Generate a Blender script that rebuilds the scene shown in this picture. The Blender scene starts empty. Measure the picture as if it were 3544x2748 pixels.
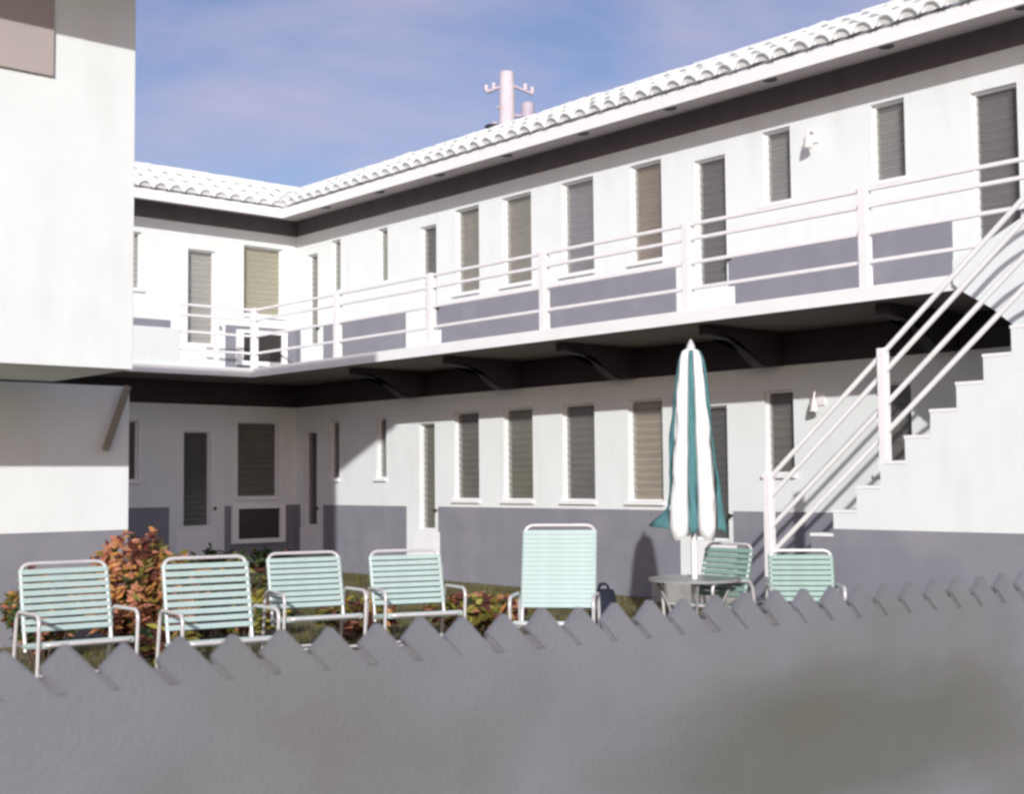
import bpy, bmesh, math, random
from mathutils import Vector, Matrix
random.seed(7)
scene = bpy.context.scene
COL = scene.collection
rad = math.radians

# ---------------------------------------------------------------- camera
cam_d = bpy.data.cameras.new("camera"); cam = bpy.data.objects.new("camera", cam_d); COL.objects.link(cam)
scene.camera = cam
YAW, PITCH, ROLL = rad(41.184), rad(3.549), rad(-0.494)
fw = Vector((math.sin(YAW)*math.cos(PITCH), math.cos(YAW)*math.cos(PITCH), math.sin(PITCH)))
rt = Vector((math.cos(YAW), -math.sin(YAW), 0)); up = rt.cross(fw)
r2 = math.cos(ROLL)*rt + math.sin(ROLL)*up; u2 = -math.sin(ROLL)*rt + math.cos(ROLL)*up
M = Matrix.Identity(4)
for i in range(3):
    M[i][0], M[i][1], M[i][2] = r2[i], u2[i], -fw[i]
M.translation = Vector((-11.596, -18.583, 1.4))
cam.matrix_world = M
cam_d.sensor_width = 36; cam_d.lens = 46.88
cam_d.clip_start = 0.05; cam_d.clip_end = 3000
cam_d.dof.use_dof = True; cam_d.dof.focus_distance = 15.0; cam_d.dof.aperture_fstop = 4.0

# ---------------------------------------------------------------- sky, sun, exposure
SUN = Vector((-1, -1.09, 0.48)).normalized()
EL = math.asin(SUN.z); AZ = math.atan2(SUN.x, SUN.y)
world = bpy.data.worlds.new("World"); scene.world = world; world.use_nodes = True
wt = world.node_tree; wt.nodes.clear()
def wn(t, **k):
    n = wt.nodes.new(t)
    for a, b in k.items(): setattr(n, a, b)
    return n
wo = wn("ShaderNodeOutputWorld"); bg = wn("ShaderNodeBackground"); bg.inputs["Strength"].default_value = 0.128
sky = wn("ShaderNodeTexSky", sky_type='NISHITA', sun_disc=False, sun_elevation=EL, sun_rotation=AZ % (2*math.pi))
sky.air_density = 1.0; sky.dust_density = 1.4; sky.ozone_density = 2.2
tc = wn("ShaderNodeTexCoord"); mp = wn("ShaderNodeMapping"); mp.inputs["Scale"].default_value = (1.6, 1.6, 4.6)
mp.inputs["Location"].default_value = (0.3, 0.1, 0.45)
nz = wn("ShaderNodeTexNoise"); nz.inputs["Scale"].default_value = 2.1; nz.inputs["Detail"].default_value = 6; nz.inputs["Roughness"].default_value = .52
nz.inputs["Distortion"].default_value = .35
rp = wn("ShaderNodeValToRGB"); rp.color_ramp.elements[0].position = .40; rp.color_ramp.elements[1].position = .68
rp.color_ramp.elements[0].color = (0, 0, 0, 1); rp.color_ramp.elements[1].color = (.72, .72, .72, 1)
mx = wn("ShaderNodeMix", data_type='RGBA'); mx.inputs["B"].default_value = (4.3, 3.8, 5.0, 1)
L = wt.links.new
L(tc.outputs["Generated"], mp.inputs["Vector"]); L(mp.outputs[0], nz.inputs["Vector"]); L(nz.outputs["Fac"], rp.inputs[0])
L(rp.outputs[0], mx.inputs["Factor"]); tint = wn("ShaderNodeMix", data_type='RGBA', blend_type='MULTIPLY'); tint.inputs["Factor"].default_value = 1; tint.inputs["B"].default_value = (.93, .80, .89, 1)
L(sky.outputs[0], tint.inputs["A"]); L(tint.outputs["Result"], mx.inputs["A"]); L(mx.outputs["Result"], bg.inputs["Color"]); L(bg.outputs[0], wo.inputs[0])
sd = bpy.data.lights.new("sun", 'SUN'); sd.energy = 3.5; sd.angle = rad(0.6); sd.color = (1, .985, .96)
sun = bpy.data.objects.new("sun", sd); COL.objects.link(sun)
sun.rotation_euler = (-SUN).to_track_quat('-Z', 'Y').to_euler(); sun.location = SUN*60
vs = scene.view_settings; vs.view_transform = 'Standard'; vs.look = 'None'; vs.gamma = 1; vs.exposure = 0.14; vs.use_curve_mapping = False
scene.render.engine = 'CYCLES'; scene.cycles.filter_width = 2.8
scene.cycles.use_denoising = True

# ---------------------------------------------------------------- materials
def mat(name, col, rough=.75, var=.06, scale=6, bump=.0, bscale=60, col2=None, metal=0, spec=.4, stain=None, coords="Object"):
    m = bpy.data.materials.new(name); m.use_nodes = True; t = m.node_tree; b = t.nodes["Principled BSDF"]
    b.inputs["Roughness"].default_value = rough; b.inputs["Metallic"].default_value = metal
    b.inputs["Specular IOR Level"].default_value = spec
    if coords == "World": co = t.nodes.new("ShaderNodeNewGeometry"); coords = "Position"
    else: co = t.nodes.new("ShaderNodeTexCoord")
    n = t.nodes.new("ShaderNodeTexNoise")
    n.inputs["Scale"].default_value = scale; n.inputs["Detail"].default_value = 5
    t.links.new(co.outputs[coords], n.inputs["Vector"])
    r = t.nodes.new("ShaderNodeValToRGB"); e = r.color_ramp.elements
    e[0].position = .3; e[1].position = .7
    c2 = col2 or tuple(min(1, c*(1+var)) for c in col)
    c1 = tuple(c*(1-var) for c in col)
    e[0].color = (*c1, 1); e[1].color = (*c2, 1)
    t.links.new(n.outputs["Fac"], r.inputs[0])
    out = r.outputs[0]
    if stain:
        n2 = t.nodes.new("ShaderNodeTexNoise"); n2.inputs["Scale"].default_value = stain[1]; n2.inputs["Detail"].default_value = 4
        if len(stain) > 5:
            sm_ = t.nodes.new("ShaderNodeMapping"); sm_.inputs["Scale"].default_value = stain[5]
            t.links.new(co.outputs[coords], sm_.inputs["Vector"]); t.links.new(sm_.outputs[0], n2.inputs["Vector"])
        else: t.links.new(co.outputs[coords], n2.inputs["Vector"])
        r3 = t.nodes.new("ShaderNodeValToRGB"); r3.color_ramp.elements[0].position = stain[2]; r3.color_ramp.elements[1].position = stain[3]
        r3.color_ramp.elements[1].color = (stain[4],)*3 + (1,)
        t.links.new(n2.outputs["Fac"], r3.inputs[0])
        mm = t.nodes.new("ShaderNodeMix"); mm.data_type = 'RGBA'; mm.inputs["B"].default_value = (*stain[0], 1)
        t.links.new(r3.outputs[0], mm.inputs["Factor"]); t.links.new(out, mm.inputs["A"]); out = mm.outputs["Result"]
    t.links.new(out, b.inputs["Base Color"])
    if bump:
        n3 = t.nodes.new("ShaderNodeTexNoise"); n3.inputs["Scale"].default_value = bscale; n3.inputs["Detail"].default_value = 3
        t.links.new(co.outputs[coords], n3.inputs["Vector"])
        bp = t.nodes.new("ShaderNodeBump"); bp.inputs["Strength"].default_value = bump; bp.inputs["Distance"].default_value = .02
        t.links.new(n3.outputs["Fac"], bp.inputs["Height"]); t.links.new(bp.outputs[0], b.inputs["Normal"])
    return m
MAT = dict(
    white=mat("white_stucco", (.75, .785, .775), .85, .025, 2.2, .25, 90, stain=((.56, .56, .53), 2.0, .50, .82, .24, (2.2, 2.2, .5))),
    grey=mat("grey_paint", (.225, .225, .258), .8, .05, 3, .25, 90, stain=((.30, .30, .31), 1.5, .5, .8, .5)),
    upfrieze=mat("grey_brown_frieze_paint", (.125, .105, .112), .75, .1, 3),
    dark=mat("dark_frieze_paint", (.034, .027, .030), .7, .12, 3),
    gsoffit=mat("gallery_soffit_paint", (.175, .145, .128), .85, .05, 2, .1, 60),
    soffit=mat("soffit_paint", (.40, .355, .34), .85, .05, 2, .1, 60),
    trim=mat("white_trim_paint", (.82, .82, .82), .55, .03, 5),
    rail=mat("white_metal_paint", (.82, .80, .81), .45, .04, 9, stain=((.62, .55, .5), 7, .66, .85, .5)),
    tile=mat("white_roof_tile", (.80, .815, .81), .8, .05, 9, .2, 40, stain=((.45, .50, .46), 3, .55, .85, .7)),
    flatroof=mat("roof_gravel", (.4, .39, .37), .95, .2, 20),
    concrete=mat("concrete", (.36, .35, .33), .9, .12, 5, .3, 50),
    knob=mat("dark_metal", (.05, .045, .04), .4, .1, 9, metal=.8),
    acgrille=mat("air_conditioner_grille", (.05, .045, .04), .5, .15, 12),
    lampglass=mat("lamp_glass", (.75, .7, .68), .3, .05, 9),
    fence=mat("grey_wall_paint", (.188, .194, .214), .7, .08, 2.0, .14, 60, stain=((.135, .138, .118), 1.1, .48, .72, .7), coords="World"),
    mortar=mat("mortar", (.16, .16, .17), .95, .1, 20),
    strap=mat("mint_vinyl_strap", (.40, .51, .485), .42, .05, 14),
    strap2=mat("green_vinyl_strap", (.21, .33, .285), .42, .08, 14),
    alu=mat("pale_aluminium", (.66, .635, .635), .32, .06, 12, metal=.25),
    teal=mat("teal_canvas", (.075, .205, .215), .85, .12, 7, .2, 120),
    canvas=mat("white_canvas", (.82, .83, .82), .85, .04, 7, .2, 120),
    tablerim=mat("grey_table_rim", (.28, .28, .28), .5, .1, 8),
    table=mat("table_top_glass", (.25, .26, .26), .3, .06, 6),
    navy=mat("navy_cloth", (.012, .014, .03), .85, .2, 14),
    pole=mat("pale_concrete_pole", (.62, .56, .60), .85, .06, 3),
    polegrey=mat("pale_grey_metal", (.46, .41, .47), .6, .08, 6),
    ventdark=mat("dark_vent_metal", (.02, .018, .022), .6, .1, 6),
    streak=mat("dark_streak_paint", (.25, .22, .18), .8, .1, 9),
    bark=mat("bark", (.10, .07, .05), .95, .25, 14, .5, 30),
)
def green_patch(m):   # one soft-edged, darker greenish patch low on the garden wall
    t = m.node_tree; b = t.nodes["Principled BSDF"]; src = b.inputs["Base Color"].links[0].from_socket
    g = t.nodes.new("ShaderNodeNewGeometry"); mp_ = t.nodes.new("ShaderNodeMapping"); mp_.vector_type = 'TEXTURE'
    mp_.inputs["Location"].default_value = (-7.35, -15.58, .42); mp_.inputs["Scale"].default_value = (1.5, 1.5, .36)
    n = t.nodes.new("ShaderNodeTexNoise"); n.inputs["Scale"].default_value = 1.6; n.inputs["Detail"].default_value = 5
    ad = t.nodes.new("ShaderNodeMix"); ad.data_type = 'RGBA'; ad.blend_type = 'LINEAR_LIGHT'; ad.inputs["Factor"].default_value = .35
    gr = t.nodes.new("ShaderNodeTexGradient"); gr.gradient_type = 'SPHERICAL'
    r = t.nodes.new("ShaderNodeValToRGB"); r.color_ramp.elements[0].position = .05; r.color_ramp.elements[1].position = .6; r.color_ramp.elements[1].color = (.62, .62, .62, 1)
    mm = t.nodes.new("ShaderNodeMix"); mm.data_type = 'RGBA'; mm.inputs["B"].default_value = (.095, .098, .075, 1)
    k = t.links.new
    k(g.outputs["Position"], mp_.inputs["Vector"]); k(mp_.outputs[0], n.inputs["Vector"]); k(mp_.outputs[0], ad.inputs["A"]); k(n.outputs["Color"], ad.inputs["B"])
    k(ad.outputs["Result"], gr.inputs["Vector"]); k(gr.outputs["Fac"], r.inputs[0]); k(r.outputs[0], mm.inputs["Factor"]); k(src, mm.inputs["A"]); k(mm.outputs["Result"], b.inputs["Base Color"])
green_patch(MAT['fence'])
MAT['ground'] = mat("lawn_ground", (.15, .13, .065), .95, .35, 2.2, .6, 40, col2=(.23, .20, .11))
def leaf(name, c, var=.25):
    m = mat(name, c, .5, var, 5); t = m.node_tree; b = t.nodes["Principled BSDF"]
    tr = t.nodes.new("ShaderNodeBsdfTranslucent"); ms = t.nodes.new("ShaderNodeMixShader"); ms.inputs[0].default_value = .3
    src = b.inputs["Base Color"].links[0].from_socket
    t.links.new(src, tr.inputs[0]); o = t.nodes["Material Output"]
    t.links.new(b.outputs[0], ms.inputs[1]); t.links.new(tr.outputs[0], ms.inputs[2]); t.links.new(ms.outputs[0], o.inputs[0])
    return m
LEAF = [leaf("salmon_leaf", (.50, .215, .125)), leaf("orange_leaf", (.55, .27, .09)), leaf("olive_leaf", (.19, .16, .03)),
        leaf("yellow_leaf", (.34, .30, .05)), leaf("maroon_leaf", (.13, .04, .03)), leaf("green_leaf", (.05, .085, .025))]
def glassmat():
    m = bpy.data.materials.new("jalousie_glass"); m.use_nodes = True; t = m.node_tree; b = t.nodes["Principled BSDF"]
    co = t.nodes.new("ShaderNodeTexCoord"); n = t.nodes.new("ShaderNodeTexNoise"); n.inputs["Scale"].default_value = 3
    t.links.new(co.outputs["Object"], n.inputs["Vector"])
    r = t.nodes.new("ShaderNodeValToRGB"); r.color_ramp.elements[0].color = (.17, .165, .16, 1); r.color_ramp.elements[1].color = (.27, .265, .26, 1)
    t.links.new(n.outputs["Fac"], r.inputs[0]); t.links.new(r.outputs[0], b.inputs["Base Color"])
    b.inputs["Roughness"].default_value = .18; b.inputs["Specular IOR Level"].default_value = .6
    tr = t.nodes.new("ShaderNodeBsdfTransparent"); tr.inputs[0].default_value = (.97, .98, .97, 1)
    ms = t.nodes.new("ShaderNodeMixShader"); ms.inputs[0].default_value = .26
    t.links.new(tr.outputs[0], ms.inputs[1]); t.links.new(b.outputs[0], ms.inputs[2]); t.links.new(ms.outputs[0], t.nodes["Material Output"].inputs[0])
    return m
MAT['glass'] = glassmat()
CURT = dict(greyshade=mat("grey_curtain", (.46, .44, .435), .9, .12, 4), taupe=mat("taupe_curtain", (.52, .475, .405), .9, .12, 4),
            lilac=mat("lilac_grey_curtain", (.46, .44, .50), .9, .12, 4), tan=mat("tan_blind", (.50, .385, .30), .9, .12, 4),
            yellow=mat("yellow_shade", (.97, .89, .66), .9, .04, 3), pale=mat("pale_curtain", (.92, .86, .83), .9, .05, 3),
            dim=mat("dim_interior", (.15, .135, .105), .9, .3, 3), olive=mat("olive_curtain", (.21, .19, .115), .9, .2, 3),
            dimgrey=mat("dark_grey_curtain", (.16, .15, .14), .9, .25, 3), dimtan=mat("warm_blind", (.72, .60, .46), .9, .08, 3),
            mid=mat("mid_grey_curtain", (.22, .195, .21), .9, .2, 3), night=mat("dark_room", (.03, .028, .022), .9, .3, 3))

# ---------------------------------------------------------------- mesh helpers
def link(name, me, parent=None, mats=(), loc=None):
    o = bpy.data.objects.new(name, me); COL.objects.link(o)
    for m in mats: me.materials.append(m)
    if parent: o.parent = parent
    if loc: o.location = loc
    return o
def tag(o, label=None, cat=None, group=None, kind=None):
    if label: o["label"] = label
    if cat: o["category"] = cat
    if group: o["group"] = group
    if kind: o["kind"] = kind
    return o
def empty(name, loc, label, cat, group=None, rz=0):
    o = bpy.data.objects.new(name, None); COL.objects.link(o); o.location = loc; o.rotation_euler.z = rz
    o.empty_display_size = .2
    return tag(o, label, cat, group)
def bm_box(bm, x0, x1, y0, y1, z0, z1, mi=0):
    v = [bm.verts.new((x, y, z)) for x in (x0, x1) for y in (y0, y1) for z in (z0, z1)]
    for f in ((0, 1, 3, 2), (4, 6, 7, 5), (0, 4, 5, 1), (2, 3, 7, 6), (0, 2, 6, 4), (1, 5, 7, 3)):
        bm.faces.new([v[i] for i in f]).material_index = mi
def done(bm, name, parent, mats, bevel=0, smooth=False, loc=None):
    bmesh.ops.recalc_face_normals(bm, faces=bm.faces)
    if bevel:
        bmesh.ops.bevel(bm, geom=list(bm.edges), offset=bevel, segments=2, affect='EDGES', profile=.6)
    me = bpy.data.meshes.new(name); bm.to_mesh(me); bm.free()
    if smooth:
        for p in me.polygons: p.use_smooth = True
    return link(name, me, parent, [MAT[m] if isinstance(m, str) else m for m in mats], loc)
def box(name, x0, x1, y0, y1, z0, z1, m, parent=None, bevel=0, loc=None):
    bm = bmesh.new(); bm_box(bm, min(x0, x1), max(x0, x1), min(y0, y1), max(y0, y1), z0, z1)
    return done(bm, name, parent, [m], bevel, loc=loc)
def bm_tube(bm, pts, r, n=8, cap=True, mi=0):
    pts = [Vector(p) for p in pts]; rs = r if isinstance(r, (list, tuple)) else [r]*len(pts)
    rings = []; ref = None
    for i, p in enumerate(pts):
        d = (pts[min(i+1, len(pts)-1)] - pts[max(i-1, 0)]).normalized()
        if ref is None:
            ref = d.orthogonal().normalized()
        ref = (ref - d*ref.dot(d)).normalized(); b = d.cross(ref)
        rings.append([bm.verts.new(p + (ref*math.cos(2*math.pi*k/n) + b*math.sin(2*math.pi*k/n))*rs[i]) for k in range(n)])
    for a, b in zip(rings, rings[1:]):
        for k in range(n):
            f = bm.faces.new((a[k], a[(k+1) % n], b[(k+1) % n], b[k])); f.smooth = True; f.material_index = mi
    if cap:
        for ring_ in (rings[0][::-1], rings[-1]):   # own vertices, so the caps do not bend the side shading
            bm.faces.new([bm.verts.new(v.co) for v in ring_]).material_index = mi
def rounded(pts, r, seg=5):
    pts = [Vector(p) for p in pts]; out = [pts[0]]
    for a, b, c in zip(pts, pts[1:], pts[2:]):
        u = (a-b).normalized(); v = (c-b).normalized(); rr = min(r, (a-b).length*.48, (c-b).length*.48)
        p0, p1 = b+u*rr, b+v*rr
        for k in range(seg+1):
            t = k/seg; out.append((1-t)**2*p0 + 2*t*(1-t)*b + t*t*p1)
    return out + [pts[-1]]
def tube(name, pts, r, m, parent=None, n=8, loc=None):
    bm = bmesh.new(); bm_tube(bm, pts, r, n); return done(bm, name, parent, [m], loc=loc)
def prism(name, poly, fn, d0, d1, m, parent=None, bevel=0):
    """poly: 2D outline; fn(u,v,d) -> 3D; extruded from d0 to d1"""
    bm = bmesh.new(); a = [bm.verts.new(fn(u, v, d0)) for u, v in poly]; b = [bm.verts.new(fn(u, v, d1)) for u, v in poly]
    n = len(poly); bm.faces.new(a); bm.faces.new(b[::-1])
    for k in range(n): bm.faces.new((a[k], b[k], b[(k+1) % n], a[(k+1) % n]))
    bmesh.ops.triangulate(bm, faces=[f for f in bm.faces if len(f.verts) > 4])
    return done(bm, name, parent, [m], bevel)
def copies(o, parent=None):
    c = o.copy(); COL.objects.link(c)
    if parent: c.parent = parent
    for ch in o.children: copies(ch, c)
    return c

# ---------------------------------------------------------------- ground
bm = bmesh.new()
vv = [bm.verts.new(p) for p in ((-500, -500, 0), (500, -500, 0), (500, 500, 0), (-500, 500, 0))]; bm.faces.new(vv)
tag(done(bm, "ground", None, ["ground"]), kind="structure")
tag(box("walkway", -5.5, -.004, -1.25, -.004, .004, .27, "concrete", None, .01), kind="structure")

# ---------------------------------------------------------------- motel
motel = empty("motel_building", (0, 0, 0), "two-storey white L-shaped motel with grey wainscot, dark friezes and gallery", "building")
REV = .13
def wall(name, axis, u0, u1, z0, z1, holes, bands, whites):
    """front sheet with holes; axis 'x': lies in x=0 running along y, 'y': lies in y=0 running along x; body behind"""
    us = sorted({u0, u1} | {h[0] for h in holes} | {h[1] for h in holes} | {w[0] for w in whites} | {w[1] for w in whites})
    zs = sorted({z0, z1} | {h[2] for h in holes} | {h[3] for h in holes} | {b[0] for b in bands} | {w[2] for w in whites} | {w[3] for w in whites})
    us = [u for u in us if u0-1e-6 <= u <= u1+1e-6]; zs = [z for z in zs if z0-1e-6 <= z <= z1+1e-6]
    P = (lambda u, z, d: (d, u, z)) if axis == 'x' else (lambda u, z, d: (u, d, z))
    bm = bmesh.new(); cache = {}
    def V(u, z, d):
        k = (round(u, 4), round(z, 4), d)
        if k not in cache: cache[k] = bm.verts.new(P(u, z, d))
        return cache[k]
    for a, b in zip(us, us[1:]):
        for c, d in zip(zs, zs[1:]):
            mu, mz = (a+b)/2, (c+d)/2
            if any(h[0] < mu < h[1] and h[2] < mz < h[3] for h in holes): continue
            mi = [k[1] for k in bands if k[0] <= mz][-1]
            if mi == 1 and any(w[0] < mu < w[1] and w[2] < mz < w[3] for w in whites): mi = 0
            bm.faces.new((V(a, c, 0), V(b, c, 0), V(b, d, 0), V(a, d, 0))).material_index = mi
    for h in holes:
        c = [(h[0], h[2]), (h[1], h[2]), (h[1], h[3]), (h[0], h[3])]
        for p, q in zip(c, c[1:]+c[:1]):
            f = [bm.verts.new(P(*p, 0)), bm.verts.new(P(*q, 0)), bm.verts.new(P(*q, .22)), bm.verts.new(P(*p, .22))]
            bm.faces.new(f)
    # top, ends, back
    for quad in (((u0, z0), (u1, z0)), ((u0, z1), (u1, z1)), ((u0, z0), (u0, z1)), ((u1, z0), (u1, z1))):
        p, q = quad
        bm.faces.new([bm.verts.new(P(*p, 0)), bm.verts.new(P(*q, 0)), bm.verts.new(P(*q, .22)), bm.verts.new(P(*p, .22))])
    me = bpy.data.meshes.new(name); bm.to_mesh(me); bm.free()
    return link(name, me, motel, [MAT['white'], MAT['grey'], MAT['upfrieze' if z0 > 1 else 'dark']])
# openings: (kind, u_a, u_b, z_lo, z_hi, curtain)
RU = [('door', -.64, -.34, 3.55, 5.05, 'taupe'), ('win', -1.29, -1.03, 4.375, 5.185, 'taupe'), ('win', -2.54, -2.29, 4.375, 5.185, 'taupe'),
      ('door', -3.72, -3.34, 3.555, 5.055, 'dimgrey'), ('win', -4.67, -4.15, 3.995, 5.18, 'taupe'), ('win', -5.74, -5.16, 3.995, 5.18, 'taupe'),
      ('win', -6.90, -6.32, 3.995, 5.18, 'lilac'), ('win', -8.04, -7.53, 3.995, 5.18, 'tan'), ('door', -9.01, -8.55, 3.565, 5.05, 'mid'),
      ('win', -9.91, -9.54, 4.385, 5.185, 'greyshade'), ('win', -11.31, -10.92, 4.385, 5.185, 'greyshade'), ('door', -12.50, -12.03, 3.57, 5.06, 'mid')]
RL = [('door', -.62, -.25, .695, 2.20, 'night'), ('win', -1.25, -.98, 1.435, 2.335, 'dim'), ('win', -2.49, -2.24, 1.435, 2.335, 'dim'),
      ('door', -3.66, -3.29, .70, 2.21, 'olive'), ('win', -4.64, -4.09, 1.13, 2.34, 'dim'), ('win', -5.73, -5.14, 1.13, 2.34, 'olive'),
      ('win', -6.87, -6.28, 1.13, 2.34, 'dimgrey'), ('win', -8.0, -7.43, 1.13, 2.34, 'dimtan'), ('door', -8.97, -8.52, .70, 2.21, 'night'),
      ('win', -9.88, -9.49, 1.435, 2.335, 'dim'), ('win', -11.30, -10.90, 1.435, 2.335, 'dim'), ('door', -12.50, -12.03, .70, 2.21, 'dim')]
BU = [('win', -3.06, -2.70, 4.30, 5.16, 'pale'), ('door', -1.935, -1.47, 3.53, 5.0, 'pale'), ('win', -.965, -.255, 4.06, 5.165, 'yellow')]
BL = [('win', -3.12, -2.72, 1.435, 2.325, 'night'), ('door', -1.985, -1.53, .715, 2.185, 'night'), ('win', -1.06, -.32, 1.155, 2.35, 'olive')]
def hole(o): return (o[1], o[2], o[3], o[4])
FB, FT = 5.395, 5.655
surR = lambda zb, zt: [(-.80, -.14, zb, zt), (-3.73, -2.99, zb, zt), (-9.03, -8.25, zb, zt), (-13.6, -11.80, zb, zt)]
surB = lambda zb, zt: [(-2.22, -1.29, zb, zt)]
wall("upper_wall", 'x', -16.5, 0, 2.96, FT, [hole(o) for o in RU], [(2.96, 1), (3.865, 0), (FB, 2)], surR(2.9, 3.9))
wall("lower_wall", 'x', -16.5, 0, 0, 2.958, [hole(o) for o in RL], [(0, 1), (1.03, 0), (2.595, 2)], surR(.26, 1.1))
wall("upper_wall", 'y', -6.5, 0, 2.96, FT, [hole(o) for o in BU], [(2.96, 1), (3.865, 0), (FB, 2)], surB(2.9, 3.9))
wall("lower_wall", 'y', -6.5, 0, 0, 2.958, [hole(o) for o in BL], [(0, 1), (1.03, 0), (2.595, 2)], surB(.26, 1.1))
# rest of the shell
box("rear_wall", 6.0, 6.2, -16.5, 6.2, 0, FT, "white", motel); box("rear_wall", -6.5, 6.0, 6.0, 6.2, 0, FT, "white", motel)
box("end_wall", .225, 6.0, -16.5, -16.3, 0, FT, "white", motel); box("end_wall", -6.5, -6.3, .225, 6.0, 0, FT, "white", motel)

SLAT = {}
def slat_mesh(w):
    k = round(w, 3)
    if k not in SLAT:
        bm = bmesh.new(); bm_box(bm, -w/2, w/2, -.003, .003, -.052, .052)
        bmesh.ops.rotate(bm, verts=bm.verts, cent=(0, 0, 0), matrix=Matrix.Rotation(rad(-9), 3, 'X'))
        me = bpy.data.meshes.new("glass_slat"); bm.to_mesh(me); bm.free(); me.materials.append(MAT['glass']); SLAT[k] = me
    return SLAT[k]
def opening(axis, o, n_int):
    kind, a, b, z0, z1, cur = o
    F = (lambda u0, u1, d0, d1, zz0, zz1: (d0, d1, u0, u1, zz0, zz1)) if axis == 'x' else (lambda u0, u1, d0, d1, zz0, zz1: (u0, u1, d0, d1, zz0, zz1))
    name = 'window' if kind == 'win' else 'door'
    bm = bmesh.new(); t = .022
    d0, d1 = (.055, .115) if kind == 'win' else (.045, .115)
    for q in ((a+.002, a+t, d0, d1, z0+.002, z1-.002), (b-t, b-.002, d0, d1, z0+.002, z1-.002), (a+t, b-t, d0, d1, z1-t, z1-.002), (a+t, b-t, d0, d1, z0+.002, z0+t)):
        bm_box(bm, *F(*q))
    fr = done(bm, name, motel, ["trim"])
    w = b-a-2*t-.004; n = max(3, round((z1-z0-2*t)/.092)); pit = (z1-z0-2*t)/n
    me = slat_mesh(w); nm = 'glass_slat' if kind == 'win' else 'door_slat'
    for k in range(n):
        s = bpy.data.objects.new(nm, me); COL.objects.link(s); s.parent = fr
        z = z0+t+pit*(k+.5)
        if axis == 'x': s.location = (.085, (a+b)/2, z); s.rotation_euler.z = -math.pi/2
        else: s.location = ((a+b)/2, .085, z)
    q = F(a+.001, b-.001, .150, .165, z0+.001, z1-.001)
    box('curtain', *q, CURT[cur], fr)
    if kind == 'win':
        box('window_sill', *F(a-.03, b+.03, -.045, -.002, z0-.045, z0-.004), "trim", fr, .006)
    else:   # raised door leaf panel below the louvres and a knob
        lo = .285 if z0 < 2 else 3.082
        bm = bmesh.new(); q = F(a-.11, b+.11, -.012, -.002, lo, z0-.03); bm_box(bm, *q)
        done(bm, 'door_panel', fr, ["trim"], .004)
        bm = bmesh.new(); kc = F(b+.055, b+.055, -.05, -.002, z0+.28, z0+.28) if axis == 'y' else F(a-.055, a-.055, -.05, -.002, z0+.28, z0+.28)
        c = Vector((kc[0], kc[2], kc[4])); bmesh.ops.create_uvsphere(bm, u_segments=8, v_segments=6, radius=.026, matrix=Matrix.Translation(c))
        c1 = c + (Vector((.05, 0, 0)) if axis == 'x' else Vector((0, .05, 0))); bm_tube(bm, [c, c1], .012, 6)
        done(bm, 'door_knob', fr, ["knob"], smooth=True)
    return fr
for i, o in enumerate(RU): opening('x', o, i)
for i, o in enumerate(RL): opening('x', o, i)
for i, o in enumerate(BU): opening('y', o, i)
for i, o in enumerate(BL): opening('y', o, i)
# door stoops on the lower right wing
for y0, y1 in ((-3.85, -2.9), (-9.1, -8.2)):
    box("door_step", -.45, -.004, y0, y1, .004, .24, "concrete", motel, .012)
# white plaster surround of the corner window and wall air conditioners
def aircon(x0, x1, z0, z1):
    bm = bmesh.new(); t = .10
    for q in ((x0, x0+t, z0, z1), (x1-t, x1, z0, z1), (x0+t, x1-t, z1-.05, z1), (x0+t, x1-t, z0, z0+.07)):
        bm_box(bm, q[0], q[1], -.07, -.003, q[2], q[3])
    ac = done(bm, "air_conditioner", motel, ["trim"])
    bm = bmesh.new(); bm_box(bm, x0+t+.002, x1-t-.002, -.03, -.004, z0+.072, z1-.052); done(bm, "grille_back", ac, ["acgrille"])
    n = 9
    for k in range(n):
        z = z0+.09+(z1-z0-.16)*k/(n-1)
        box("grille_bar", x0+t+.004, x1-t-.004, -.048, -.032, z-.006, z+.006, "acgrille", ac)
    return ac
aircon(-1.178, -.231, .438, 1.03); aircon(-1.10, -.20, 3.24, 3.80)
# wall lamps beside the end windows
for z in (4.98, 2.20):
    bm = bmesh.new(); bm_box(bm, -.02, -.002, -10.29, -10.19, z-.05, z+.09)
    bm_tube(bm, rounded([(-.02, -10.24, z+.06), (-.12, -10.24, z+.10), (-.13, -10.24, z+.0)], .05), .012, 6)
    la = done(bm, "wall_lamp", motel, ["rail"])
    bm = bmesh.new(); bm_tube(bm, [(-.13, -10.24, z+.02), (-.13, -10.24, z-.03), (-.13, -10.24, z-.12)], [.02, .035, .05], 12); done(bm, "lamp_shade", la, ["lampglass"], smooth=True)

# gallery slab (L-shaped), fascia
GX, GY, GZ0, GZ1 = -1.49, -1.18, 2.962, 3.075
poly = [(-.002, -16.0), (-.002, -.002), (-6.4, -.002), (-6.4, GY), (GX, GY), (GX, -16.0)]
bm = bmesh.new(); lo = [bm.verts.new((x, y, GZ0)) for x, y in poly]; hi = [bm.verts.new((x, y, GZ1)) for x, y in poly]
f0 = bm.faces.new(lo[::-1]); f1 = bm.faces.new(hi); n = len(poly)
for k in range(n): bm.faces.new((lo[k], lo[(k+1) % n], hi[(k+1) % n], hi[k]))
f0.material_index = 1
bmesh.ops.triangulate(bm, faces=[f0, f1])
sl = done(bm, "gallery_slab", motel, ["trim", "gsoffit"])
box("slab_edge_trim", GX-.02, GX-.002, -16.0, GY-.02, 2.950, 3.083, "trim", sl, .004)
box("slab_edge_trim", -6.4, GX-.02, GY-.02, GY-.002, 2.950, 3.083, "trim", sl, .004)
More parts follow.
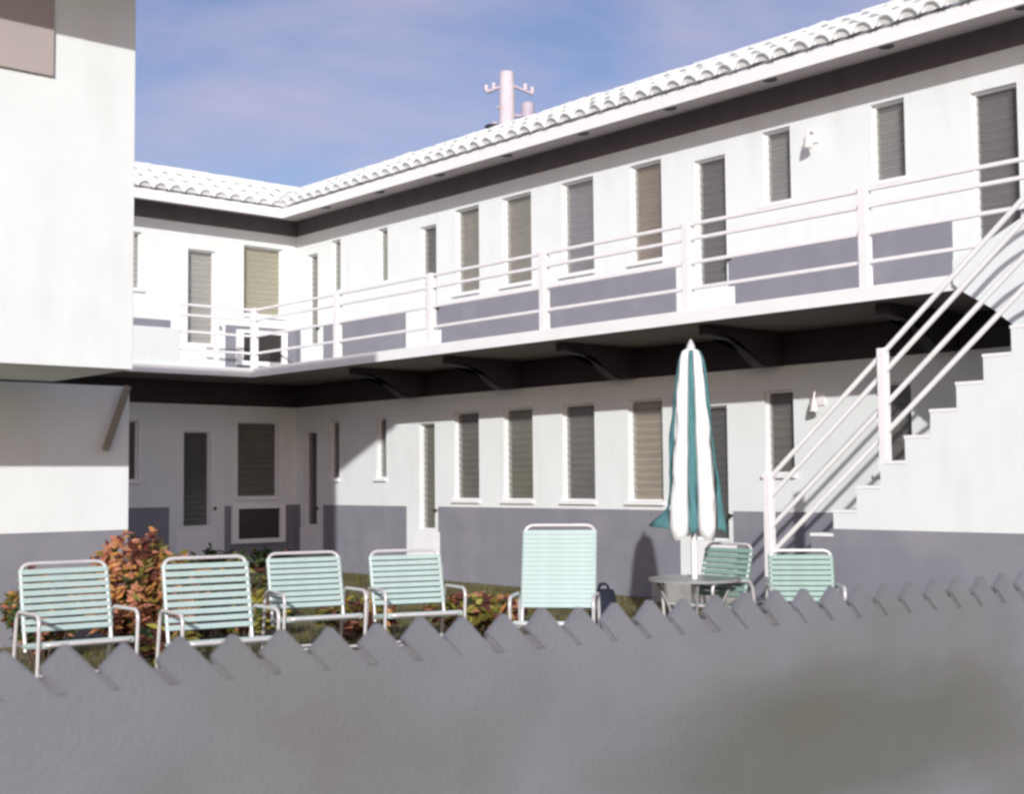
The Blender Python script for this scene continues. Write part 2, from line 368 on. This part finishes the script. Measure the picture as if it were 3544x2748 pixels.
# scrolled cantilever brackets
prof = [(-.004, 2.958), (-1.20, 2.958), (-1.20, 2.86), (-1.0, 2.835), (-.82, 2.83), (-.70, 2.80), (-.58, 2.72), (-.46, 2.63), (-.36, 2.58), (-.26, 2.565), (-.004, 2.60)]
for y in (-3.36, -5.45, -7.54, -9.69, -11.78, -13.9):
    prism("bracket", prof, lambda u, v, d: (u, d, v), y-.07, y+.07, "dark", motel)
# gallery railing
RZ = (3.962, 3.812, 3.570, 3.310)
for y in (-1.14, -3.36, -5.45, -7.54, -9.69, -11.78):
    box("railing_post", GX+.01, GX+.10, y-.045, y+.045, 3.077, 3.99, "rail", motel, .006)
for z in RZ:
    box("gallery_rail", GX+.035, GX+.075, -15.6, -1.19, z-.017, z+.017, "rail", motel, .005)
    box("gallery_rail", -2.64, GX, GY+.025, GY+.065, z-.017, z+.017, "rail", motel, .005)
box("railing_post", -2.09, -2.03, GY+.01, GY+.08, 3.077, 3.98, "rail", motel, .006)
box("solid_parapet", -6.4, -2.66, GY+.002, GY+.10, 3.077, 3.60, "white", motel, .006)

# roof: soffit, fascia, tile skirt, flat roof
roof = link("roof", bpy.data.meshes.new("roof"), motel)
EX = .66; ZF = 5.53
bm = bmesh.new()
def strip(pts, mi):
    bm.faces.new([bm.verts.new(p) for p in pts]).material_index = mi
# soffit sheets (slope gently up to the wall)
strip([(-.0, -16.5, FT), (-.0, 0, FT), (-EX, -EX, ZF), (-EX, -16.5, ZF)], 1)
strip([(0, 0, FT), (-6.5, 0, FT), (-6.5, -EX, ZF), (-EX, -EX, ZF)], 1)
# fascia
HF = .15
for (a, b) in (((-EX, -16.5), (-EX, -EX)), ((-EX, -EX), (-6.5, -EX))):
    strip([(a[0], a[1], ZF), (b[0], b[1], ZF), (b[0], b[1], ZF+HF), (a[0], a[1], ZF+HF)], 0)
ZT, RUN, RISE = ZF+HF, .88, .50
# deck under the tiles
strip([(-EX, -16.5, ZT), (-EX, -EX, ZT), (-EX+RUN, -EX+RUN, ZT+RISE), (-EX+RUN, -16.5, ZT+RISE)], 0)
strip([(-EX, -EX, ZT), (-6.5, -EX, ZT), (-6.5, -EX+RUN, ZT+RISE), (-EX+RUN, -EX+RUN, ZT+RISE)], 0)
# flat roof
strip([(-EX+RUN, -16.5, ZT+RISE), (-EX+RUN, -EX+RUN, ZT+RISE), (6.2, -EX+RUN, ZT+RISE), (6.2, -16.5, ZT+RISE)], 2)
strip([(-6.5, -EX+RUN, ZT+RISE), (6.2, -EX+RUN, ZT+RISE), (6.2, 6.2, ZT+RISE), (-6.5, 6.2, ZT+RISE)], 2)
for pp in (((6.2, -16.5), (6.2, 6.2)), ((-6.5, 6.2), (6.2, 6.2)), ((-EX+RUN, -16.5), (6.2, -16.5)), ((-6.5, -EX+RUN), (-6.5, 6.2))):
    (a, b) = pp; strip([(a[0], a[1], FT), (b[0], b[1], FT), (b[0], b[1], ZT+RISE), (a[0], a[1], ZT+RISE)], 0)
bm.to_mesh(roof.data); bm.free()
for m in ("trim", "soffit", "flatroof"): roof.data.materials.append(MAT[m])
# soffit vents
bmv = bmesh.new(); bm_tube(bmv, [(0, 0, -.012), (0, 0, .012)], [.075, .075], 14)
vm = bpy.data.meshes.new("soffit_vent"); bmv.to_mesh(vm); bmv.free(); vm.materials.append(MAT['ventdark'])
for k in range(10):
    y = -11.46-1.4+1.4*k
    if y > -.9: continue
    o = link("soffit_vent", vm, roof, loc=(-.52, y, ZF+.028))
# barrel tiles
def tile_mesh():
    bm = bmesh.new(); n = 8; Lt = .37; rows = []
    for s, (r0, zz) in enumerate(((.105, .022), (.088, .0))):
        x = s*Lt
        rows.append([[bm.verts.new((x, -rr*math.cos(math.pi*k/n), rr*math.sin(math.pi*k/n)*.95+zz)) for k in range(n+1)] for rr in (r0, r0-.018)])
    for k in range(n):
        f = bm.faces.new((rows[0][0][k], rows[0][0][k+1], rows[1][0][k+1], rows[1][0][k])); f.smooth = True
        f = bm.faces.new((rows[0][1][k+1], rows[0][1][k], rows[1][1][k], rows[1][1][k+1])); f.smooth = True
        bm.faces.new((rows[0][0][k+1], rows[0][0][k], rows[0][1][k], rows[0][1][k+1]))
    pl = [bm.verts.new((.022, v.co.y, v.co.z)) for v in rows[0][1]]
    bm.faces.new(pl)
    me = bpy.data.meshes.new("roof_tile"); bm.to_mesh(me); bm.free(); me.materials.append(MAT['tile']); return me
TM = tile_mesh(); SL = math.atan2(RISE, RUN); STEP = .335; PITCHT = .245
ux, uz = math.cos(SL), math.sin(SL)
for r in range(3):
    s0 = -.05 + r*STEP
    for k in range(64):       # right wing
        y = -EX - .10 - k*PITCHT + s0*ux
        if y < -15.3: continue
        o = bpy.data.objects.new("roof_tile", TM); COL.objects.link(o); o.parent = roof
        o.location = (-EX + s0*ux, y + random.uniform(-.006, .006), ZT + s0*uz + .02)
        o.rotation_euler = (random.uniform(-.06, .06), -SL + random.uniform(-.05, .05), random.uniform(-.05, .05))
    for k in range(22):       # back wing
        x = -EX - .10 - k*PITCHT + s0*ux
        if x < -6.3: continue
        o = bpy.data.objects.new("roof_tile", TM); COL.objects.link(o); o.parent = roof
        o.location = (x + random.uniform(-.006, .006), -EX + s0*ux, ZT + s0*uz + .02)
        o.rotation_euler = Matrix.Rotation(math.pi/2, 3, 'Z').to_euler()
        o.rotation_euler = (Matrix.Rotation(math.pi/2 + random.uniform(-.02, .02), 3, 'Z') @ Matrix.Rotation(-SL + random.uniform(-.025, .025), 3, 'Y')).to_euler()
# ridge coping tiles along the top of the skirt
bmr = bmesh.new(); bm_tube(bmr, [(0, 0, 0), (.34, 0, 0)], [.085, .075], 10); RMs = bpy.data.meshes.new("coping_tile"); bmr.to_mesh(RMs); bmr.free(); RMs.materials.append(MAT['tile'])
for k in range(47):
    o = link("coping_tile", RMs, roof, loc=(-EX+RUN+.02, -EX+RUN-.05-k*.33, ZT+RISE+.03)); o.rotation_euler = (0, random.uniform(-.03, .03), -math.pi/2+random.uniform(-.03, .03))
for k in range(19):
    o = link("coping_tile", RMs, roof, loc=(-EX+RUN-.05-k*.33, -EX+RUN+.02, ZT+RISE+.03)); o.rotation_euler = (0, random.uniform(-.03, .03), math.pi+random.uniform(-.03, .03))
bm = bmesh.new(); bm_tube(bm, [(1.0, -3.83, 6.15), (1.0, -3.83, 6.50), (1.0, -3.83, 6.52), (1.0, -3.83, 6.62)], [.07, .07, .16, .13], 12); done(bm, "roof_vent", roof, ["ventdark"])

# ---------------------------------------------------------------- exterior staircase
stair = empty("exterior_staircase", (-2.0, -12.3, 0), "white concrete staircase with slanting pipe rails rising to the gallery", "staircase")
SX0, SX1 = -2.50, -1.56
stair_inv = Matrix.Translation((2.0, 12.3, 0))
def st(o):
    o.parent = stair; o.matrix_parent_inverse = stair_inv; return o
TR, RI = .2255, .1940; YN0, ZN0 = -12.127, 1.107    # a riser position with the tread height reached there
n0 = round(ZN0/RI)
steps = []   # (y of riser, z of tread)
for k in range(1, 17):
    steps.append((YN0 - (k-n0)*TR, RI*k - (RI*n0-ZN0)))
bot = 0.0
outline = [(steps[0][0], bot)]
for (y, z), nx in zip(steps, steps[1:]+[(steps[-1][0]-1.6, 0)]):
    outline += [(y, z), (nx[0], z)]
outline += [(steps[-1][0]-1.6, bot)]
# body split in grey plinth and white upper part, both following the steps
def body(name, zlo, zhi, m, dx):
    bm = bmesh.new()
    for (y, z), nx in zip(steps, steps[1:]+[(steps[-1][0]-1.6, 0)]):
        a, b = max(zlo, 0.0), min(zhi, z)
        if b <= a+1e-4: continue
        bm_box(bm, SX0+dx, SX1-dx, nx[0], y, a, b)
    bmesh.ops.remove_doubles(bm, verts=bm.verts, dist=1e-4)
    # drop the inner walls between neighbouring blocks
    seen = {}
    for f in bm.faces: seen.setdefault(tuple(sorted(v.index for v in f.verts)), []).append(f)
    return st(done(bm, name, None, [m]))
body("stair_plinth", 0, .98, "grey", 0); body("stair_flight", .98, 9, "white", .002)
for (y, z), nx in zip(steps, steps[1:]+[(steps[-1][0]-1.6, 0)]):
    st(box("tread", SX0+.004, SX1, nx[0]+.001, y+.012, z+.002, z+.028, "trim" if z > .6 else "concrete", None, .004))
def nos(y): return ZN0 + (YN0-y)*RI/TR
YE = steps[-1][0]
for xo in (SX0+.045, SX1-.03):
    for h in ((.86, .70, .44, .22) if xo < -2.2 else ()):
        pts = rounded([(xo, -11.45, nos(-11.45)+h), (xo, YE+.10, nos(YE+.10)+h), (xo, YE-1.3, GZ1+h)], .35, 8)
        st(tube("stair_rail", pts, .022, "trim"))
    for y in ((-11.45, -12.60, YE-.15) if xo < -2.2 else ()):
        zb = max([s[1] for s in steps if s[0] >= y-.001], default=0)+.03
        st(box("stair_post", xo-.036, xo+.036, y-.036, y+.036, zb, nos(max(y, YE))+.90, "rail", None, .006))
# curved plaster panel carrying the landing
pan = [(-12.70, 3.00), (-12.70, 3.20), (-12.90, 3.27), (-13.05, 3.33), (-13.9, 3.75), (-15.4, 3.9), (-15.4, 0.3), (-14.5, .3), (-14.3, 1.1), (-14.0, 1.75), (-13.6, 2.25), (-13.25, 2.58), (-13.04, 2.76), (-12.90, 2.85), (-12.76, 2.94)]
st(prism("landing_panel", pan, lambda u, v, d: (d, u, v), GX-.062, GX-.026, "white"))

# ---------------------------------------------------------------- near wing at the left
wing = empty("stucco_wing", (-9, -8, 0), "tall windowless white stucco block overhanging a recessed lower wall behind the croton", "building")
wi = Matrix.Translation((9, 8, 0))
def wg(o): o.parent = wing; o.matrix_parent_inverse = wi; return o
XU, XL, YU, YL = -6.955, -6.19, -8.753, -7.066
wg(box("upper_wall", -14, XU, YU, -7.20, 2.29, 5.50, "white", None, .008))
wg(box("roof", -14, XU+.06, YU-1.5, -7.15, 5.502, 5.66, "trim", None, .01))
wg(box("lower_wall", -14, XL, YL, -5.6, .972, 2.285, "white", None, .004))
wg(box("grey_base", -14, XL, YL, -5.6, 0, .970, "grey", None, .004))
wg(tube("diagonal_streak", [(-6.45, -7.14, 1.70), (-6.24, -7.14, 2.28)], .034, "streak", None, 8))  # dark diagonal tube laid along a streak on the lower wall
wg(box("wall_vent", -8.6, -7.63, YU-.03, YU-.003, 4.50, 5.3, "soffit", None, .006))

# ---------------------------------------------------------------- sawtooth garden wall
A0 = Vector((-10.044, -15.274, 0)); A1 = Vector((-6.466, -15.680, 0)); ZTOP = .990
dirw = (A1-A0).normalized(); pit = (A1-A0).length/24
gw = empty("sawtooth_garden_wall", A0, "low grey painted garden wall topped with a sawtooth row of leaning bricks", "wall")
gw.rotation_euler.z = math.atan2(dirw.y, dirw.x)
# local frame: x along the wall, +y away from camera (front face at y=0)
TH = .038; tb = pit/math.sqrt(2); s2 = 1/math.sqrt(2)
ztb = ZTOP - tb*s2 - .052
box("wall_body", -1.6, 6.2, 0, TH, 0, ztb, "fence", gw)
box("mortar_core", -1.6, 6.2, .010, TH-.010, ztb+.001, ZTOP-tb*s2-.006, "mortar", gw)
def brick_mesh(j):
    t = tb-.011; bm = bmesh.new(); Ln = tb+.12*1.4142
    # apex at origin; b=(1,1)/sqrt2 end direction, a=(1,-1)/sqrt2 long axis
    c = [(0, 0), (-t*s2, -t*s2), (-t*s2+Ln*s2, -t*s2-Ln*s2), (Ln*s2, -Ln*s2)]
    # clip at the body top
    zb = ztb-ZTOP-.03; out = []
    for p, q in zip(c, c[1:]+c[:1]):
        if p[1] >= zb: out.append(p)
        if (p[1]-zb)*(q[1]-zb) < 0:
            k = (zb-p[1])/(q[1]-p[1]); out.append((p[0]+k*(q[0]-p[0]), zb))
    a = [bm.verts.new((u, .0015, v)) for u, v in out]; b = [bm.verts.new((u, TH-.0015, v)) for u, v in out]
    bm.faces.new(a); bm.faces.new(b[::-1])
    for k in range(len(out)): bm.faces.new((a[k], b[k], b[(k+1) % len(out)], a[(k+1) % len(out)]))
    bmesh.ops.recalc_face_normals(bm, faces=bm.faces)
    bmesh.ops.bevel(bm, geom=[e for e in bm.edges if max(v.co.z for v in e.verts) > zb+.01], offset=.004+.0015*j, segments=2, affect='EDGES')
    me = bpy.data.meshes.new("coping_brick"); bm.to_mesh(me); bm.free(); me.materials.append(MAT['fence']); return me
BR = [brick_mesh(j) for j in range(3)]
for i in range(-8, 38):
    o = bpy.data.objects.new("coping_brick", BR[i % 3]); COL.objects.link(o); o.parent = gw
    o.location = (i*pit + random.uniform(-.003, .003), random.uniform(0, .001), ZTOP + random.uniform(-.006, .006)); o.rotation_euler.y = random.uniform(-.03, .03)

# ---------------------------------------------------------------- strap chairs
def strap_mesh(w, h, r, sm):
    bm = bmesh.new()   # flat band wrapped round both side tubes
    prof = [(-w/2-r, 0), (-w/2-r*.7, r*.9), (-w/2, r*1.15), (w/2, r*1.15), (w/2+r*.7, r*.9), (w/2+r, 0), (w/2+r*.7, -r*.9), (w/2, -r*1.15), (-w/2, -r*1.15), (-w/2-r*.7, -r*.9)]
    a = [bm.verts.new((x, y, -h/2)) for x, y in prof]; b = [bm.verts.new((x, y, h/2)) for x, y in prof]; n = len(prof)
    for k in range(n): bm.faces.new((a[k], a[(k+1) % n], b[(k+1) % n], b[k]))
    bm.faces.new(a[::-1]); bm.faces.new(b)
    bmesh.ops.recalc_face_normals(bm, faces=bm.faces)
    me = bpy.data.meshes.new("strap"); bm.to_mesh(me); bm.free(); me.materials.append(MAT[sm]); return me
def make_chair(name, loc, face, label, group, w=.50, top=.885, nb=9, blow=.475, sh=.40, lean=.15, hb=.0325, sm="strap"):
    """faces local +Y; face = heading in degrees (0 = world +Y, clockwise positive)"""
    c = empty(name, loc, label, "chair", group, -rad(face)); r = .0125; hw = w/2
    tube("back_frame", rounded([(-hw, -.15, sh-.06), (-hw, -.15-lean, top), (hw, -.15-lean, top), (hw, -.15, sh-.06)], .07), r, "alu", c)
    tube("seat_frame", rounded([(-hw, -.20, sh-.03), (-hw, .25, sh+.02), (hw, .25, sh+.02), (hw, -.20, sh-.03)], .06), r, "alu", c)
    for s in (-1, 1):
        x = s*(hw+.030)
        tube("side_frame", rounded([(x, .20, 0.012), (x, .255, sh+.20), (x, -.24, sh+.19), (x, -.36, 0.012)], .075), r, "alu", c)
    tube("cross_bar", [(-hw-.03, -.315, .16), (hw+.03, -.315, .16)], .010, "alu", c)
    tube("cross_bar", [(-hw-.03, .215, .20), (hw+.03, .215, .20)], .010, "alu", c)
    sm = strap_mesh(w, hb, .0165, sm); th = math.atan2(lean, top-sh+.06)
    for k in range(nb):
        z = blow + (top-.055-blow)*k/(nb-1); y = -.15-lean*(z-sh+.06)/(top-sh+.06)
        o = bpy.data.objects.new("back_strap", sm); COL.objects.link(o); o.parent = c; o.location = (0, y, z); o.rotation_euler.x = th
    for k in range(9):
        y = -.15+.36*k/8; z = sh-.03+.05*(y+.2)/.45
        o = bpy.data.objects.new("seat_strap", sm); COL.objects.link(o); o.parent = c; o.location = (0, y, z); o.rotation_euler.x = math.pi/2+.11
    return c
# heading: toward the camera is 221 deg; to its right less
def back_at(x, y, face, off=.29):   # place so that the back top sits at (x, y)
    a = rad(face); return (x + math.sin(a)*off, y + math.cos(a)*off, 0)
G = "mint strap chairs on the lawn"
make_chair("strap_chair", back_at(-8.045, -10.075, 186), 186, "mint strap armchair set against the croton beneath the white stucco block", G, w=.55)
make_chair("strap_chair", back_at(-7.35, -10.68, 191), 191, "mint strap armchair with the orange croton right behind its left side", G, w=.55, top=.91)
make_chair("strap_chair", back_at(-6.11, -9.90, 195), 195, "mint strap armchair before the dark shaded corner of the courtyard", G, w=.55, top=.86)
make_chair("strap_chair", back_at(-5.41, -10.24, 200), 200, "mint strap armchair standing next to the high-backed strap chair", G, w=.55, top=.86)
make_chair("high_back_strap_chair", back_at(-4.93, -11.48, 229, .38), 229, "tall high-backed pale mint strap chair with closely spaced straps", "high-backed chairs", w=.51, top=1.065, nb=17, blow=.50, lean=.24, hb=.0315)
make_chair("strap_chair", back_at(-3.20, -11.62, 268), 268, "greener strap chair half hidden behind the umbrella pole", G, w=.44, top=.87, sm="strap2")
make_chair("strap_chair", back_at(-3.19, -12.31, 228), 228, "greener strap chair in front of the foot of the staircase", G, w=.46, top=.84, sm="strap2")

# ---------------------------------------------------------------- patio table and closed umbrella
UX, UY = -3.60, -11.60
tb_ = empty("patio_table", (UX, UY, 0), "round pale patio table under the closed striped umbrella", "table")
def ring(bm, r0, r1, z0, z1, n=32):
    v = [[bm.verts.new((r*math.cos(2*math.pi*k/n), r*math.sin(2*math.pi*k/n), z)) for k in range(n)] for r, z in ((r0, z0), (r1, z0), (r1, z1), (r0, z1))]
    for a, b in zip(v, v[1:]+v[:1]):
        for k in range(n): bm.faces.new((a[k], a[(k+1) % n], b[(k+1) % n], b[k]))
bm = bmesh.new(); ring(bm, .035, .35, .605, .613); done(bm, "table_top", tb_, ["table"])
bm = bmesh.new(); ring(bm, .35, .362, .598, .618); done(bm, "rim", tb_, ["tablerim"])
for k in range(4):
    a = math.pi/4+k*math.pi/2; ca, sa = math.cos(a), math.sin(a)
    tube("leg", rounded([(.30*ca, .30*sa, .60), (.16*ca, .16*sa, .32), (.34*ca, .34*sa, .012)], .12), .012, "tablerim", tb_)
umb = empty("closed_umbrella", (UX, UY, 0), "closed teal and white striped patio umbrella standing in the table", "umbrella")
tube("pole", [(0, 0, .03), (0, 0, 2.40)], .024, "rail", umb, 12)
bm = bmesh.new(); ring(bm, .024, .22, .0, .05); ring(bm, .024, .06, .05, .16); done(bm, "base", umb, ["concrete"])
bm = bmesh.new(); bm_tube(bm, [(0, 0, 2.40), (0, 0, 2.44), (0, 0, 2.47), (0, 0, 2.50)], [.03, .035, .022, .004], 10); done(bm, "finial", umb, ["alu"], smooth=True)
camdir = math.atan2(-18.583-UY, -11.596-UX)
NG = 8
def radius(z):   # outer radius of the folded cloth
    pts = [(2.43, .02), (2.40, .072), (2.34, .095), (2.2, .120), (1.9, .145), (1.5, .178), (1.2, .205), (1.0, .205), (.90, .185)]
    for (za, ra), (zb, rb) in zip(pts, pts[1:]):
        if za >= z >= zb: return ra + (rb-ra)*(za-z)/(za-zb)
    return pts[-1][1]
for g in range(NG):
    white = g % 2 == 0
    bm = bmesh.new(); zs = [2.43, 2.415, 2.40, 2.37] + [2.34-.06*k for k in range(23)] + [.93 if white else .98]
    grid = []; aw = .62 if white else .26     # angular share of white and teal gores
    period = 2*math.pi/4; c0 = camdir + period*(g//2) + (period/2 if not white else 0) + period*.5*.95
    half = period*(.335 if white else .175)
    ncol = 9
    for z in zs:
        row = []
        lowf = max(0, (1.22-z)/.3)
        for k in range(ncol):
            t = k/(ncol-1)*2-1
            R = radius(max(z, .9))
            if white: rr = R*(.60+.42*math.sqrt(max(0, 1-t*t)))
            else:
                rr = R*((.99 if g in (1, 5) else .60)+.10*(1-abs(t))*math.sin(z*5+g))
                fl = {1: .5, 3: .15, 5: 1.2, 7: .1}[g]
                rr += lowf**1.6*fl*R*(1-abs(t))
            rr += .005*math.sin(z*23+k*1.7+g) + .010*math.sin(z*4.3+g*2.1)*math.sin(z*9.1+k*.6+g)
            a = c0 + half*t
            zz = z - (.0 if z > 1.0 else .02*math.cos(t*3))
            if not white: zz += lowf*.07*(1-abs(t))*{1: .2, 3: 0, 5: 1.2, 7: 0}[g]
            row.append(bm.verts.new((rr*math.cos(a), rr*math.sin(a), zz)))
        grid.append(row)
    for ra, rb in zip(grid, grid[1:]):
        for k in range(ncol-1): bm.faces.new((ra[k], ra[k+1], rb[k+1], rb[k])).smooth = True
    bmesh.ops.recalc_face_normals(bm, faces=bm.faces)
    o = done(bm, "canopy_panel", umb, ["canvas" if white else "teal"], smooth=True)
    so = o.modifiers.new("thick", 'SOLIDIFY'); so.thickness = .006

# dark bag by the tall chair
bag = empty("beach_bag", (-4.34, -11.33, 0), "dark navy cloth bag on the ground by the tall strap chair", "bag", rz=-rad(41))
bm = bmesh.new(); grid = []
for z, rx, ry in ((0, .075, .05), (.03, .10, .075), (.15, .115, .085), (.36, .115, .08), (.54, .085, .05), (.56, .07, .03)):
    grid.append([bm.verts.new((rx*math.cos(2*math.pi*k/16)*(1+.06*math.sin(k*2.3+z*9)), ry*math.sin(2*math.pi*k/16), z)) for k in range(16)])
for a, b in zip(grid, grid[1:]):
    for k in range(16): bm.faces.new((a[k], a[(k+1) % 16], b[(k+1) % 16], b[k])).smooth = True
bm.faces.new(grid[0][::-1]); bm.faces.new(grid[-1]); done(bm, "bag_body", bag, ["navy"])
for s in (-1, 1):
    tube("handle", rounded([(-.04, s*.025, .54), (-.03, s*.05, .60), (.03, s*.05, .60), (.04, s*.025, .54)], .04), .008, "navy", bag, 6)

# ---------------------------------------------------------------- plants
def leaf_card(bm, p, d, up, L, W, mi, curl=.25):
    d = d.normalized(); s = d.cross(up); s = s.normalized() if s.length > 1e-4 else d.orthogonal().normalized(); nrm = s.cross(d)
    ts = ((0, .15), (.3, .9), (.65, 1), (1, .08)); rows = []
    for t, w in ts:
        c = p + d*L*t - nrm*curl*L*t*t
        rows.append((bm.verts.new(c + s*W*w*.5 + nrm*W*.12*w), bm.verts.new(c), bm.verts.new(c - s*W*w*.5 + nrm*W*.12*w)))
    for a, b in zip(rows, rows[1:]):
        for k in (0, 1):
            f = bm.faces.new((a[k], a[k+1], b[k+1], b[k])); f.material_index = mi; f.smooth = True
def shrub(name, loc, H, Rx, Ry, nst, nl, weights, label, L=(.10, .20), W=(.035, .065), seed=1, group=None):
    rnd = random.Random(seed); root = empty(name, loc, label, "shrub", group)
    bs = bmesh.new(); bl = bmesh.new()
    for i in range(nst):
        a = rnd.uniform(0, 6.283); q = math.sqrt(rnd.random())
        tip = Vector((Rx*q*math.cos(a), Ry*q*math.sin(a), H*rnd.uniform(.55, 1.0)*(1-.35*q*q)))
        base = Vector((tip.x*.25, tip.y*.25, 0)); mid = (base+tip)/2 + Vector((rnd.uniform(-.04, .04), rnd.uniform(-.04, .04), .05))
        bm_tube(bs, [base, mid, tip], [.012, .009, .004], 5)
        w = rnd.choices(range(6), weights)[0]
        for k in range(nl):
            t = rnd.uniform(.3, 1.03); p = base.lerp(mid, t*2) if t < .5 else mid.lerp(tip, t*2-1)
            az = rnd.uniform(0, 6.283); el = rnd.uniform(-.35, .95)
            d = Vector((math.cos(az)*math.cos(el), math.sin(az)*math.cos(el), math.sin(el)))
            mi = w if rnd.random() < .6 else rnd.choices(range(6), weights)[0]
            leaf_card(bl, p, d, (SUN*.8 + Vector((rnd.uniform(-.6, .6), rnd.uniform(-.6, .6), rnd.uniform(0, .8)))), rnd.uniform(*L), rnd.uniform(*W), mi, rnd.uniform(.05, .4))
    done(bs, "stem", root, ["bark"]); o = done(bl, "foliage", root, LEAF); return root
WC = (6, 6, 2.0, .5, 3, .8)
shrub("croton_shrub", (-6.80, -8.62, 0), 1.0, .54, .46, 120, 70, WC, "orange and salmon croton shrub at the corner of the stucco block", L=(.05, .11), W=(.025, .045), seed=3)
shrub("croton_shrub", (-7.42, -8.22, 0), .80, .45, .30, 34, 40, (2, 2, 4, .4, 2.5, 3), "olive and orange croton shrub along the grey base of the stucco block", L=(.05, .10), W=(.022, .04), seed=5)
shrub("yellow_croton", (-6.68, -8.40, 0), 1.10, .14, .12, 7, 18, (0, .3, 1, 6, 0, .5), "slim yellow-leaved croton poking above the orange shrub", seed=8)
shrub("young_croton", (-7.02, -9.55, 0), .50, .20, .18, 10, 16, (.6, .4, 3.5, 2, 1, 3), "small yellow-green croton growing between two mint chairs", seed=9)
low = [(-2.75, -2.3, .55, "dark green shrub in the shade before the back wing door", (.1, .1, 2, .1, .6, 6)),
       (-1.75, -2.2, .52, "dark green shrub in the shade before the air conditioner", (.1, .1, 2, .1, .6, 6)),
       (-5.15, -7.2, .78, "tall dark shrub at the edge of the courtyard shade", (.2, .2, 2, .2, 1.2, 5)),
       (-6.0, -7.9, .70, "dense dark shrub beside the orange croton", (.6, .4, 2, .3, 2, 5)),
       (-4.85, -8.75, .42, "low brown and olive shrub beside the wall between the mint chairs", (1.2, 1, 3.5, .8, 2.5, 1.5)),
       (-4.10, -9.45, .42, "low olive shrub with maroon leaves beside the high-backed chair", (.8, .6, 3.5, 1.2, 3, 1.2)),
       (-3.55, -9.15, .36, "low dark maroon shrub against the grey wainscot", (1, .5, 2.5, .5, 3.5, 1.2)),
       (-5.6, -8.1, .45, "low yellowish shrub in front of the shaded courtyard corner", (.5, .5, 3, 2.5, 1, 2))]
for i, (x, y, h, lab, w) in enumerate(low):
    shrub("low_shrub", (x, y, 0), h, .42, .34, 26, 20, w, lab, L=(.07, .13), W=(.03, .05), seed=20+i, group="low shrubs along the courtyard wall")
# lawn blades
rnd = random.Random(4); bm = bmesh.new()
for i in range(24000):
    x, y = rnd.uniform(-9.5, -.3), rnd.uniform(-14.4, -1.5)
    if x < -6.1 and y > -7.2: continue
    if x > -2.55 and y < -10.8: continue
    h = rnd.uniform(.03, .085); a = rnd.uniform(0, 6.283); w = .006
    p = Vector((x, y, 0)); s = Vector((math.cos(a), math.sin(a), 0))*w; t = Vector((rnd.uniform(-.03, .03), rnd.uniform(-.03, .03), h))
    bm.faces.new((bm.verts.new(p-s), bm.verts.new(p+s), bm.verts.new(p+t))).material_index = rnd.choice((0, 0, 1))
tag(done(bm, "grass", None, [leaf("olive_grass", (.15, .135, .03)), leaf("green_grass", (.07, .095, .025))]), "short olive grass of the motel courtyard lawn", "grass", kind="stuff")

# ---------------------------------------------------------------- utility pole and palm beyond the roofs
up_ = empty("utility_pole", (14.28, 11.1, 0), "pale concrete utility pole with transformer and arms rising behind the tiled roof", "utility pole")
tube("pole", [(0, 0, 0), (0, 0, 6), (0, 0, 12.9), (0, 0, 13.62)], [.31, .28, .24, .22], "pole", up_, 10)
RV = (.7526, -.6585)     # arms run across the line of sight
def arm(a, b, z0, z1, r, nm="arm"):
    return tube(nm, [(RV[0]*a, RV[1]*a, z0), (RV[0]*b, RV[1]*b, z1)], r, "polegrey", up_, 6)
arm(-.62, .05, 13.02, 13.28, .06); arm(.0, .78, 13.30, 12.95, .05); arm(-.30, .1, 12.55, 12.60, .05)
for a, z in ((-.62, 13.05), (-.40, 13.12), (.55, 13.08), (.76, 12.98)):
    bm = bmesh.new(); bm_tube(bm, [(RV[0]*a, RV[1]*a, z+k*.05) for k in range(5)], [.05, .075, .05, .075, .03], 8); done(bm, "insulator", up_, ["pole"])
bm = bmesh.new(); bm_tube(bm, [(RV[0]*.62, RV[1]*.62, 12.0), (RV[0]*.62, RV[1]*.62, 12.05), (RV[0]*.62, RV[1]*.62, 12.62), (RV[0]*.62, RV[1]*.62, 12.70)], [.17, .2, .2, .12], 14)
tr = done(bm, "transformer", up_, ["polegrey"]); arm(.15, .45, 12.3, 12.3, .05, "transformer_bracket")
bm = bmesh.new(); bm_tube(bm, [(RV[0]*-.38, RV[1]*-.38, 11.7), (RV[0]*-.38, RV[1]*-.38, 12.1)], [.12, .12], 10); done(bm, "fuse_box", up_, ["polegrey"]); arm(-.3, -.1, 11.95, 11.95, .04, "fuse_bracket")
palm = empty("palm_tree", (13.87, 24.76, 0), "far palm whose dark crown tip shows above the back wing roof", "tree")
tube("trunk", [(0, 0, 0), (.3, .1, 4), (.2, .2, 8), (.1, .1, 12.1)], [.22, .17, .15, .13], "bark", palm, 8)
bm = bmesh.new(); rnd = random.Random(2)
for i in range(26):
    a = rnd.uniform(0, 6.283); e = rnd.uniform(-.2, .35); Lf = rnd.uniform(1.0, 1.7); prev = Vector((.1, .1, 12.1))
    for k in range(9):
        t = (k+1)/9; p = Vector((.1+math.cos(a)*Lf*t, .1+math.sin(a)*Lf*t, 12.1+Lf*t*math.sin(e)+.55*t-1.3*t*t))
        for s in (-1, 1):
            leaf_card(bm, p, Vector((math.cos(a+s*1.0), math.sin(a+s*1.0), -.45)), Vector((0, 0, 1)), .5*(1.15-t), .07, 0)
        prev = p
done(bm, "crown", palm, [LEAF[5]])
